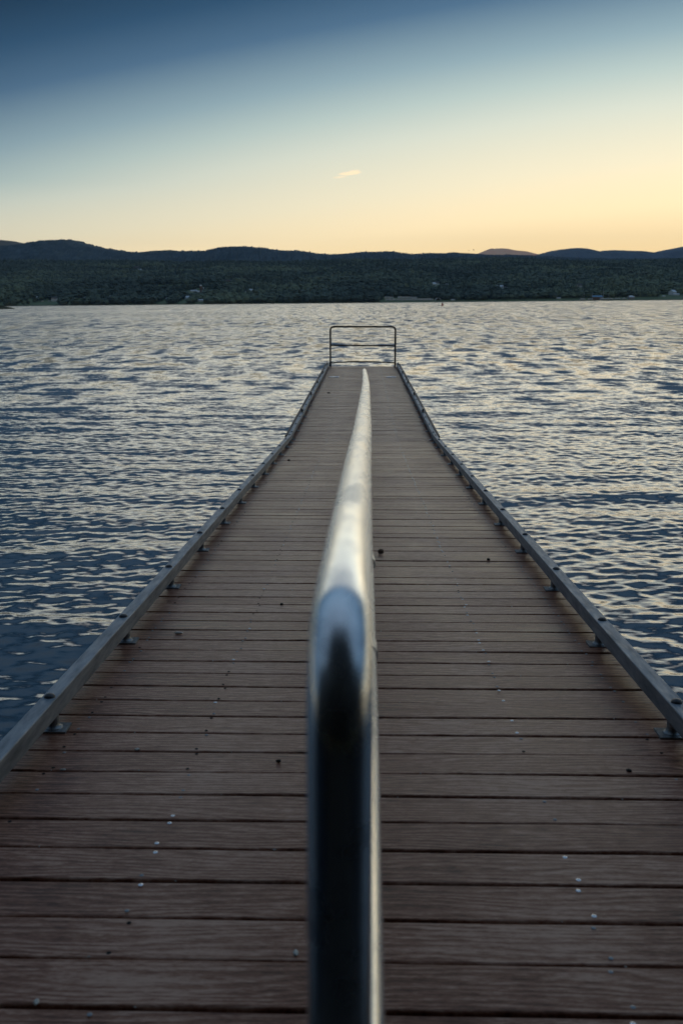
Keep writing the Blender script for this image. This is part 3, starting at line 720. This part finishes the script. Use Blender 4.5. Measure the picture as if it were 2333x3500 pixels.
put('barn', 468, 921, 10, 'dark barn on the high green field of the left hillside', 'barn', G2, 1.1)
put('pale_barn', 478, 932, -10, 'pale barn with broad light roof below the high green field', 'barn', G2, 1.25)
put('grey_house', 417, 933, 5, 'grey house on the hillside left of the pale barn', 'house', G2, 1.0)
put('white_house', 595, 939, -18, 'white house at the left end of the upper hillside field', 'house', G2, .95)
put('low_brown', 783, 963, 8, 'low reddish brown roof alone in the trees above and right of the silo', 'house', G2, .9)
put('low_white', 663, 998, 2, 'long low white shed left of the tall farm silo', 'shed', G5, .9)
put('low_white', 684, 1001, -4, 'low white shed at the foot of the tall farm silo', 'shed', G5, .95)
put('pale_barn', 700, 997, 20, 'pale barn right behind the tall farm silo', 'barn', G5, .5)
put('white_house', 846, 1001, 15, 'left one of two white houses close together right of the farm', 'house', G2, .75)
put('white_gable', 858, 999, -15, 'right one of two white houses close together right of the farm', 'house', G2, .8)
put('white_gable', 641, 1025, 30, 'white gabled house by the shore below the farm', 'house', G1, .9)
put('grey_house', 575, 1025, -8, 'grey hip roofed house by the shore left of the white gable below the farm', 'house', G1, .7)
put('low_white', 690, 1030, 0, 'long low white shed by the shore below the farm', 'shed', G1, .9)
put('low_brown', 507, 1012, 5, 'low building between trees on the left shore, right of the grey house', 'building', G1, .7)
put('white_gable', 1482, 977, 20, 'white gabled house on the hillside above the arched tent', 'house', G2, .9)
put('white_house', 1492, 974, -10, 'white house beside the gabled one on the hillside above the arched tent', 'house', G2, .9)
put('low_white', 1522, 976, 3, 'long pale building right of the two white houses above the arched tent', 'building', G2, .9)
for i, (px, py) in enumerate(((1322, 1022), (1336, 1022), (1368, 1022), (1382, 1022), (1398, 1022), (1415, 1023), (1325, 1029), (1338, 1029), (1348, 1029), (1367, 1029), (1381, 1029), (1396, 1029), (1409, 1029), (1420, 1029), (1430, 1029), (1441, 1029), (1452, 1029), (1462, 1029), (1472, 1029))):
    row = 'back' if i < 6 else 'front'; j = i if i < 6 else i - 6
    nth = ['first', 'second', 'third', 'fourth', 'fifth', 'sixth', 'seventh', 'eighth', 'ninth', 'tenth', 'eleventh', 'twelfth', 'thirteenth'][j]
    put('trailer', px, py - 1.5, random.uniform(-12, 12), 'white camper trailer, %s from the left in the %s row on the far shore' % (nth, row), 'trailer', G3, random.uniform(1.15, 1.45))
put('tent', 1496, 1027, 5, 'white arched tent on the far shore right of the camper trailers', 'tent', None, .95)
put('low_white', 1547, 1027, 0, 'small white shed alone on the far shore right of the arched tent', 'shed', G1, .45)
put('white_gable', 1697, 986, 25, 'leftmost of three white houses on the hillside under the pink mountain', 'house', G2, .75)
put('white_gable', 1713, 986, -20, 'middle of three white houses on the hillside under the pink mountain', 'house', G2, .85)
put('white_house', 1724, 989, 10, 'rightmost of three white houses on the hillside under the pink mountain', 'house', G2, .75)
put('grey_house', 1775, 999, 0, 'grey house below and right of the three white hillside houses', 'house', G2, .7)
put('low_white', 1822, 990, 5, 'small pale roof just left of the blue roofed house', 'house', G2, .4)
put('blue_roof', 1853, 990, 5, 'small house with a bright blue roof on the right hillside', 'house', G2, 1.0)
put('low_white', 1943, 985, 8, 'long white building on the right hillside left of the tall white house', 'building', G2, 1.1)
put('white_house', 1976, 984, -5, 'tall white house on the right hillside above the marina', 'house', G2, 1.1)
put('low_white', 1907, 1021, 0, 'small white shed on the shore left of the marina', 'shed', G1, .5)
put('pavilion', 2038, 1023, 6, 'brown marina building with a blue roof on the right shore', 'building', None, 1.05)
for px, l in ((1986, 'at the left end of the marina'), (2013, 'left of the blue roofed marina building'), (2071, 'right of the tall mast at the marina'), (2088, 'in the middle between the mast and the grey shed'), (2104, 'left one of two side by side near the grey shed'), (2112, 'right one of two side by side near the grey shed'), (2131, 'nearest the grey shed at the marina')):
    put('motorboat', px, 1025, random.choice((10, -14, 170)), 'white motorboat ashore %s' % l, 'boat', G4, 1.1)
for px, l in ((2059, 'sailboat with the tallest mast just right of the blue roofed marina building'), (1994, 'sailboat with a bare mast at the left of the marina'), (2022, 'sailboat with a bare mast left beside the marina building'), (2052, 'sailboat with a bare mast touching the right side of the marina building'), (2078, 'sailboat with a bare mast right of the tallest one')):
    put('sailboat', px, 1025, random.uniform(-30, 30), 'white ' + l, 'sailboat', 'sailboats at the far marina', 1.35 if 'tallest' in l and 'right of the tallest' not in l else .95)
put('grey_house', 2154, 1022, 10, 'grey shed at the right end of the marina', 'shed', G1, .9)
put('white_gable', 2296, 1008, 30, 'white farmhouse gable on the green slope near the right edge', 'house', G2, 1.1)
put('low_white', 2309, 1009, 0, 'long white wing beside the farmhouse near the right edge', 'building', G2, .7)
put('low_white', 2266, 1013, 0, 'tiny pale shed on the green slope left of the right hand farmhouse', 'shed', G2, .35)
put('white_gable', 2258, 992, 0, 'small pale house in the trees above the tiny shed on the right', 'house', G2, .5)
put('low_white', 2311, 973, 0, 'pale roof high in the trees near the right edge', 'house', G2, .6)
# farm silo
g = ground(687, 1001); si = empty('silo', g); tag(si, 'tall dark farm silo with a pale domed cap on the left hillside', 'silo', G5); clear.append((g.x, g.y - 75, 20, 100))
mb = MB(); mb.lathe([(3.3, -2), (3.3, 19.5)], 20); mb.build('shaft', m_brown, si, True)
mb = MB(); mb.lathe([(3.5, 19.5), (3.3, 20.8), (2.3, 22.2), (.8, 22.9), (.05, 23)], 20); mb.build('dome', m_roofl, si, True)
g2 = Vector((g.x + 7, g.y + 2, g.z)); s2_ = empty('silo', g2); tag(s2_, 'short slim silo right beside the tall one', 'silo', G5)
mb = MB(); mb.lathe([(2, -2), (2, 14)], 16); mb.build('shaft', m_grey, s2_, True)
mb = MB(); mb.lathe([(2.1, 14), (1.6, 15.2), (.1, 16)], 16); mb.build('dome', m_roofl, s2_, True)
# long jetty on the left
g = at_dist(150, 1042, 2560); jt = empty('jetty', (g.x, 2545, 0)); tag(jt, 'long pale low jetty along the waterline at the far left', 'jetty')
mb = MB(); mb.box(-30, 30, -1.5, 1.5, .9, 1.4); mb.build('walkway', m_grey, jt)
for x in range(-28, 29, 8):
    mb = MB(); mb.tube([(x, 0, -1), (x, 0, .9)], .3, 8); mb.build('pile', m_dark, jt)

# forest on the hillside: thousands of small crowns, one mass
def crowns(n, xr, yr, hfun, smin, smax, seed, clearings, con=.12, dens=None):
    rg = np.random.default_rng(seed)
    x = rg.uniform(xr[0], xr[1], n); u = rg.uniform(0, 1, n); y = yr[0] + (yr[1] - yr[0]) * u
    x = x * (y / yr[1]) if dens == 'cone' else x
    keep = np.ones(n, bool)
    for cx_, cy_, a, d in clearings: keep &= ((x - cx_) / a) ** 2 + ((y - cy_) / d) ** 2 > 1
    x, y = x[keep], y[keep]; n = len(x); z = hfun(x, y)
    k2 = z > 1.3; x, y, z = x[k2], y[k2], z[k2]; n = len(x)
    s = rg.uniform(smin, smax, n) * (.75 + .6 * fbm(x / 130, y / 130, 77, 3))
    conf = rg.uniform(0, 1, n) < con + .35 * (fbm(x / 300, y / 300, 83, 2) > .6)
    # crown: a bumpy dome of two rings and a tip
    K = 7; ang = np.arange(K) * 2 * np.pi / K
    tmpl_r = [.75, 1.0, .62]; tmpl_z = [-.15, .45, 1.05]
    P = []
    for j in range(3):
        aa = ang[None, :] + rg.uniform(0, 6, (n, 1)); rad = tmpl_r[j] * rg.uniform(.72, 1.2, (n, K)); rad = np.where(conf[:, None], rad * [.75, .55, .25][j], rad)
        hz = tmpl_z[j] + rg.uniform(-.14, .14, (n, K)); hz = np.where(conf[:, None], hz * 1.25, hz)
        P.append(np.stack([x[:, None] + s[:, None] * rad * np.cos(aa), y[:, None] + s[:, None] * rad * np.sin(aa), z[:, None] + s[:, None] * (hz + .35)], -1))
    tip = np.stack([x + s * .1, y, z + s * np.where(conf, 2.35, 1.65)], -1)[:, None, :]
    V = np.concatenate(P + [tip], 1); nv = 3 * K + 1
    f = []
    for j in range(2):
        for k in range(K):
            a0, a1 = j * K + k, j * K + (k + 1) % K; f += [(a0, a1, a1 + K), (a0, a1 + K, a0 + K)]
    for k in range(K): f.append((2 * K + k, 2 * K + (k + 1) % K, 3 * K))
    f = np.array(f); FA = (f[None] + (np.arange(n) * nv)[:, None, None]).reshape(-1, 3)
    shade = np.clip(.5 + 1.7 * (fbm(x / 170 + 5, y / 300 + 5, 91, 4) - .5) + rg.normal(0, .13, n) - .35 * conf, 0, 1)
    return V.reshape(-1, 3), FA, np.repeat(shade, nv)
m_for, nt, b = material('forest_leaves', (.04, .06, .03), .8, 0, .2)
at = nt.nodes.new('ShaderNodeAttribute'); at.attribute_name = 'shade'
geo = nt.nodes.new('ShaderNodeNewGeometry'); nz = noise(nt, geo.outputs['Position'], .35, 3, .6)
fr = mth(nt, 'ADD', mth(nt, 'MULTIPLY', at.outputs['Fac'], .55), mth(nt, 'MULTIPLY', nz.outputs[0], .25))
nt.links.new(cramp(nt, fr, [(.1, (.040, .062, .054)), (.42, (.088, .122, .098)), (.66, (.155, .195, .125)), (1, (.28, .32, .17))]), b.inputs['Base Color'])
V1, F1, S1 = crowns(30000, (-2300, 2300), (2612, 5350), hillA, 6.0, 11.5, 3, clear, .1, 'cone')
fo = npmesh('forest', V1, F1, m_for, False, {'shade': S1}); tag(fo, 'dense dark green woodland covering the hillside across the lake', 'forest', None, 'stuff')
V2, F2, S2 = crowns(3800, (-1300, 1300), (2610, 2720), hillA, 5.5, 10, 8, clear, .03)
fo2 = npmesh('shore_trees', V2, F2, m_for, False, {'shade': np.clip(S2 + .22, 0, 1)}); tag(fo2, 'lighter green belt of trees along the far shoreline', 'trees', None, 'stuff')
# dark stony waterline
mb = MB(); xs_ = np.linspace(-2400, 2400, 240)
sy = shore_y(xs_)
for x, yy in zip(xs_, sy):
    hh = .5 + .5 * random.random()
    mb.v += [(x, yy - 26, -.3), (x, yy - 20 + random.uniform(-2, 2), hh), (x, yy + 14, hh + .3), (x, yy + 16, -1)]
for k in range(len(xs_) - 1):
    for j in range(3): mb.f.append((k * 4 + j, k * 4 + 4 + j, k * 4 + 5 + j, k * 4 + 1 + j))
bk = mb.build('shore_bank', mottled('dark_shore_rock', (.03, .024, .022), (.07, .055, .045), .08, (.7, .9), 0, 0)); tag(bk, 'thin dark rocky bank at the far waterline', 'bank', None, 'structure')

# ridges behind ------------------------------------------------------------------
def ridge(name, label, pts, D, depth, mat, seed, jit, nx=900, xr=1.25, tree=0.0):
    P = prof_to_xz(pts, D); x0, x1 = P[0, 0], P[-1, 0]
    X = np.linspace(x0, x1, nx); top_ = np.interp(X, P[:, 0], P[:, 1])
    ker = np.hanning(int(max(3, nx * .018)) | 1); ker /= ker.sum(); pad = len(ker) // 2
    top_ = np.convolve(np.pad(top_, pad, 'edge'), ker, 'valid')
    ny = 46; T = np.linspace(-1, 1, ny)
    XX, TT = np.meshgrid(X, T, indexing='ij')
    sh = np.cos(np.clip(TT, -1, 1) * np.pi / 2) ** 1.15
    YYr = D + TT * depth
    nz_ = fbm(XX / (depth * .35) + 7, YYr / (depth * .28) + 7, seed, 5)
    Zr = top_[:, None] * (sh * (1 - .38 * (1 - sh) * 1.6 * (nz_ * 1.6 - .3)))
    if jit: 
        rg = np.random.default_rng(seed); Zr = Zr + rg.uniform(0, 1, Zr.shape) ** 1.6 * jit * (sh > .15)
    # keep slopes on the near side from rising above the crest line as seen from the pier
    cap = (CH + (top_[:, None] - CH) * (YYr / D)); Zr = np.where(TT < -.02, np.minimum(Zr, cap - 2 + jit * .6), Zr)
    nI = np.arange(XX.size).reshape(XX.shape); FF = np.stack([nI[:-1, :-1], nI[1:, :-1], nI[1:, 1:], nI[:-1, 1:]], -1).reshape(-1, 4)
    o = npmesh(name, np.stack([XX, YYr, Zr - 5], -1).reshape(-1, 3), FF, mat, jit == 0)
    tag(o, label, 'mountain' if D > 9000 else 'ridge', None, 'structure'); return o
def hillmat(name, c0, c1, s):
    m, nt, b = material(name, c0, .9, 0, .1); geo = nt.nodes.new('ShaderNodeNewGeometry')
    n = noise(nt, geo.outputs['Position'], s, 6, .68); nt.links.new(cramp(nt, n.outputs[0], [(.35, c0), (.65, c1)]), b.inputs['Base Color']); return m
m_r1 = hillmat('wooded_ridge', (.045, .075, .10), (.10, .14, .16), .012)
mid = c1([(-900, 100), (-300, 88), (0, 85), (90, 80), (150, 72), (220, 58), (290, 55), (350, 57), (400, 75), (450, 88), (500, 97), (560, 106), (630, 113), (690, 113), (740, 110), (810, 108), (900, 106), (965, 106), (1000, 93), (1030, 88), (1090, 85), (1150, 87), (1200, 92), (1250, 99), (1290, 104), (1380, 106), (1440, 115), (1500, 122)]) + \
    c2([(0, 120), (50, 117), (100, 110), (160, 111), (210, 107), (260, 111), (320, 122), (400, 116), (450, 117), (500, 118), (550, 122), (640, 124), (700, 124), (790, 125), (860, 127), (920, 132), (1100, 140), (1300, 142), (1568, 140), (2200, 140)])
ridge('wooded_ridge', 'dark wooded ridge with two rounded summits on the left, behind the hillside', mid, 7600, 1700, m_r1, 51, 19, 1500)
back = c1([(580, 125), (630, 111), (700, 103), (780, 99), (820, 104), (870, 118)])
ridge('low_hill', 'small rounded hill peeping over the left part of the dark ridge', back, 9800, 900, hillmat('far_woods_a', (.03, .045, .035), (.055, .07, .045), .008), 52, 9, 300)
lf = c1([(-900, 30), (-300, 40), (0, 52), (60, 58), (120, 70), (180, 84), (240, 110)])
ridge('far_mountain', 'brownish far mountain shoulder at the left edge', lf, 12500, 2200, hillmat('far_woods_b', (.06, .05, .045), (.09, .075, .06), .004), 53, 6, 500)
bl = c2([(440, 130), (490, 112), (520, 109), (550, 112), (590, 114), (640, 117), (690, 124), (740, 135)])
ridge('low_hill', 'small blue hill left of the pink mountain', bl, 10500, 900, hillmat('far_woods_c', (.035, .05, .05), (.06, .075, .065), .008), 54, 8, 300)
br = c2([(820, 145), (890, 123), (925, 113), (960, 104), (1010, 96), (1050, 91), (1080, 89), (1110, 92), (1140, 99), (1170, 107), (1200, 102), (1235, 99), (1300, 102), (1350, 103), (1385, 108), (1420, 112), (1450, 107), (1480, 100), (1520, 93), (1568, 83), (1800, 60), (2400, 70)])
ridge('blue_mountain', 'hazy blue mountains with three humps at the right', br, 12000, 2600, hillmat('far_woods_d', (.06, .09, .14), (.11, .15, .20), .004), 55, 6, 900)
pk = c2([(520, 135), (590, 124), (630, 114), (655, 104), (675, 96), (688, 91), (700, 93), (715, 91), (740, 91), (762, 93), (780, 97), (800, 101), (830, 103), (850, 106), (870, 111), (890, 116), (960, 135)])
ridge('pink_mountain', 'far pinkish mountain with a flat summit tinted with painted sunset glow', pk, 23000, 3500, hillmat('rock_with_sunset_glow', (1.0, .36, .20), (1.0, .46, .28), .0015), 56, 0, 400)  # sunset haze glow is put into this base colour

# lattice tower on the ridge
p = at_dist(379, 887, 6300); tw = empty('radio_tower', (p.x, 6300, p.z - 45)); tag(tw, 'thin lattice radio tower on the left ridge above the pale barn', 'tower')
for sx, sy_ in ((-1, -1), (1, -1), (0, 1)):
    mb = MB(); mb.tube([(sx * 3, sy_ * 3, 0), (sx * .5, sy_ * .5, 62)], .35, 6); mb.build('leg', m_grey, tw)
for k in range(9):
    z = 4 + k * 6.5; s = 3 - 2.5 * z / 62; mb = MB(); mb.tube([(-s, -s, z), (s, -s, z), (0, s, z + 1), (-s, -s, z)], .22, 6); mb.build('brace', m_grey, tw)

# islet at the far left
isl = at_dist(-20, 1052, 640); mb = MB(); n = 40
V_, F_ = [], []
for j in range(7):
    r_ = [1, .93, .8, .6, .4, .2, .02][j]; h_ = [-.4, .35, .9, 1.3, 1.9, 2.2, 2.3][j]
    for k in range(n):
        a = 2 * math.pi * k / n; V_.append((13 * r_ * math.cos(a) * (1 + .1 * math.sin(3 * a + 1)), 7 * r_ * math.sin(a), h_ * (1 + random.uniform(-.25, .25))))
for j in range(6):
    for k in range(n): F_.append((j * n + k, j * n + (k + 1) % n, (j + 1) * n + (k + 1) % n, (j + 1) * n + k))
mb.add(V_, F_); io = mb.build('islet', mottled('islet_grass', (.03, .035, .018), (.07, .075, .035), .8, (.8, .9), 0, .5, .1)); io.location = (isl.x, 640, -.1)
tag(io, 'low grassy point just inside the left edge, in front of the far shore', 'islet', None, 'structure')

# buoy
p = at_dist(1511, 1045, 540); by_ = empty('buoy', (p.x, 540, 0)); tag(by_, 'small red conical buoy floating far out beyond the guard rail, to its right', 'buoy')
m_red = mottled('red_buoy_paint', (.20, .02, .015), (.30, .035, .025), 3, (.4, .6), 0, 0)
mb = MB(); mb.lathe([(.62, -.5), (.62, .32), (.55, .42)], 20); mb.build('drum', m_red, by_, True)
mb = MB(); mb.lathe([(.50, .42), (.40, .95), (.16, 1.5), (.10, 1.56)], 20); mb.build('cone', m_red, by_, True)
mb = MB(); mb.lathe([(.07, 1.56), (.07, 1.75), (.02, 1.8)], 10); mb.build('lifting_eye', m_dark, by_, True)

# birds
m_bird = mottled('dark_feather', (.02, .018, .016), (.05, .045, .04), 8, (.6, .8), 0, 0)
for px, py, fl, lb in ((1601, 856, .15, 'left of two dark birds flying low over the ridge left of the pink mountain'), (1617, 855, .75, 'right of two dark birds over the ridge, wings raised')):
    p = at_dist(px, py, 480); br_ = empty('bird', p); tag(br_, lb, 'bird', 'birds over the ridge')
    mb = MB(); mb.tube([(-.30, 0, .02), (-.2, 0, .02), (-.05, 0, 0), (.12, 0, .01), (.22, 0, .04), (.30, 0, .06), (.37, 0, .05)], [.02, .05, .085, .075, .045, .045, .008], 12); mb.build('body', m_bird, br_, True)
    for s in (-1, 1):
        mb = MB(); rows = []
        for u, ch, sw in ((0.05, .2, 0), (.3, .2, .03), (.55, .15, 0), (.8, .03, -.1)):
            zz = u * fl * (1.0 if u < .4 else .85); rows.append([(.08 + sw, s * u, zz + .02), (.08 + sw, s * u, zz), (.08 + sw - ch, s * u, zz), (.08 + sw - ch, s * u, zz + .01)])
        for r_ in rows: mb.v += r_
        for j in range(3):
            for q in range(4): mb.f.append((j * 4 + q, j * 4 + (q + 1) % 4, j * 4 + 4 + (q + 1) % 4, j * 4 + 4 + q))
        mb.f += [(0, 1, 2, 3), (12, 13, 14, 15)]; mb.build('wing', m_bird, br_)

# shore behind the photographer (seen only in the steel's reflections)
mb = MB(); xs_ = np.linspace(-400, 400, 60); V_ = []
for x in xs_:
    for yy, z in ((-2.7, -1.4), (-3.4, .9), (-8, 1.25), (-40, 3), (-200, 8), (-900, 20)): mb.v.append((x, yy + (1.5 * math.sin(x * .3) if yy < -8 else 0) - (abs(x) > 4) * 4, z))
for k in range(59):
    for j in range(5): mb.f.append((k * 6 + j, k * 6 + j + 1, k * 6 + 7 + j, k * 6 + 6 + j))
sb = mb.build('shore', mottled('grassy_bank', (.03, .04, .02), (.06, .07, .035), 1.2, (.8, .95), 0, .4, .03)); tag(sb, 'grassy bank the pier starts from', 'ground', None, 'structure')
V3, F3, S3 = crowns(6500, (-90, 90), (-45, -3.2), lambda x, y: 1.35 + np.clip(5 + (-y - 3) * 1.6, 3, 19) * rng.uniform(0, 1.12, len(x)) + 0, 1.5, 3.6, 15, [], .1)  # added tree wall, made tall and close to block sky from the handrail
wb = npmesh('woodland', V3, F3, mottled('blocker_foliage', (.010, .013, .016), (.022, .028, .030), 1, (.7, .9), 0, 0), False, {'shade': S3}); tag(wb, 'added unseen dark trees behind the start of the pier, darkening the handrail reflections', 'trees', None, 'stuff')

# ------------------------------------------------------------------ cloud and air
mb = MB(); mb.box(-16000, 16000, -950, 27000, -3, 1600)
mh = bpy.data.materials.new('haze_air'); mh.use_nodes = True; nt = mh.node_tree; nt.nodes.clear()
out = nt.nodes.new('ShaderNodeOutputMaterial'); pv = nt.nodes.new('ShaderNodeVolumePrincipled'); pv.inputs['Color'].default_value = (.50, .74, 1, 1); pv.inputs['Density'].default_value = .000022; pv.inputs['Anisotropy'].default_value = .0
nt.links.new(pv.outputs[0], out.inputs['Volume'])
hz = mb.build('haze', mh); tag(hz, 'thin blue evening haze over the lake', 'haze', None, 'stuff')

# added unseen tree behind the camera, darkening the steel's reflections and the near deck
tr = empty('blocker_tree', (-4.2, -5.2, .9)); tag(tr, 'added unseen dark tree over the landward end of the pier, darkening reflections', 'tree')
mb = MB(); mb.tube([(0, 0, -.5), (.3, .2, 1.5), (.9, .5, 3.2), (1.8, .8, 5.0), (2.8, 1.2, 7.0)], [.42, .34, .28, .2, .1], 14)
for q in ((4.5, 2.6, 6.5), (5.2, -1.5, 7.5), (-1.5, 2, 7.2), (2.2, -2.4, 8), (6.5, .6, 7.4)):
    mb.tube([(1.2, .6, 3.8), (1.2 + (q[0] - 1.2) * .5, .6 + (q[1] - .6) * .5, 4.0 + (q[2] - 4) * .6), q], [.16, .1, .04], 8)
mb.build('trunk', m_brown, tr, True)
n = 60000; a = rng.normal(0, 1, (n, 3)); a /= np.linalg.norm(a, axis=1)[:, None]; rad = rng.uniform(.35, 1, n) ** .5
cen = np.array([(2.6, 1.2, 7.2), (4.8, 2.4, 6.4), (.2, 2.2, 6.8), (4.6, -1.2, 7.4), (1.8, -2.2, 7.8), (6.6, .6, 7.0), (2.6, 1.0, 9.2), (5.0, 4.0, 6.2), (2.5, 4.2, 6.8), (6.8, 3.0, 6.8), (4.2, .8, 8.6)])[rng.integers(0, 11, n)]
p = cen + a * rad[:, None] * np.array([2.6, 2.5, 1.5])
u = rng.normal(0, 1, (n, 3)); u /= np.linalg.norm(u, axis=1)[:, None]; v = np.cross(u, rng.normal(0, 1, (n, 3))); v /= np.linalg.norm(v, axis=1)[:, None]
sz = rng.uniform(.10, .22, n)[:, None]
Vt = np.stack([p - u * sz, p + v * sz * .5, p + u * sz, p - v * sz * .5], 1).reshape(-1, 3)
cr_ = npmesh('crown', Vt, np.arange(n * 4).reshape(n, 4), mottled('blocker_leaf', (.010, .014, .016), (.022, .03, .03), 3, (.6, .8), 0, 0), False, {'shade': np.repeat(rng.uniform(0, 1, n), 4)}); cr_.parent = tr
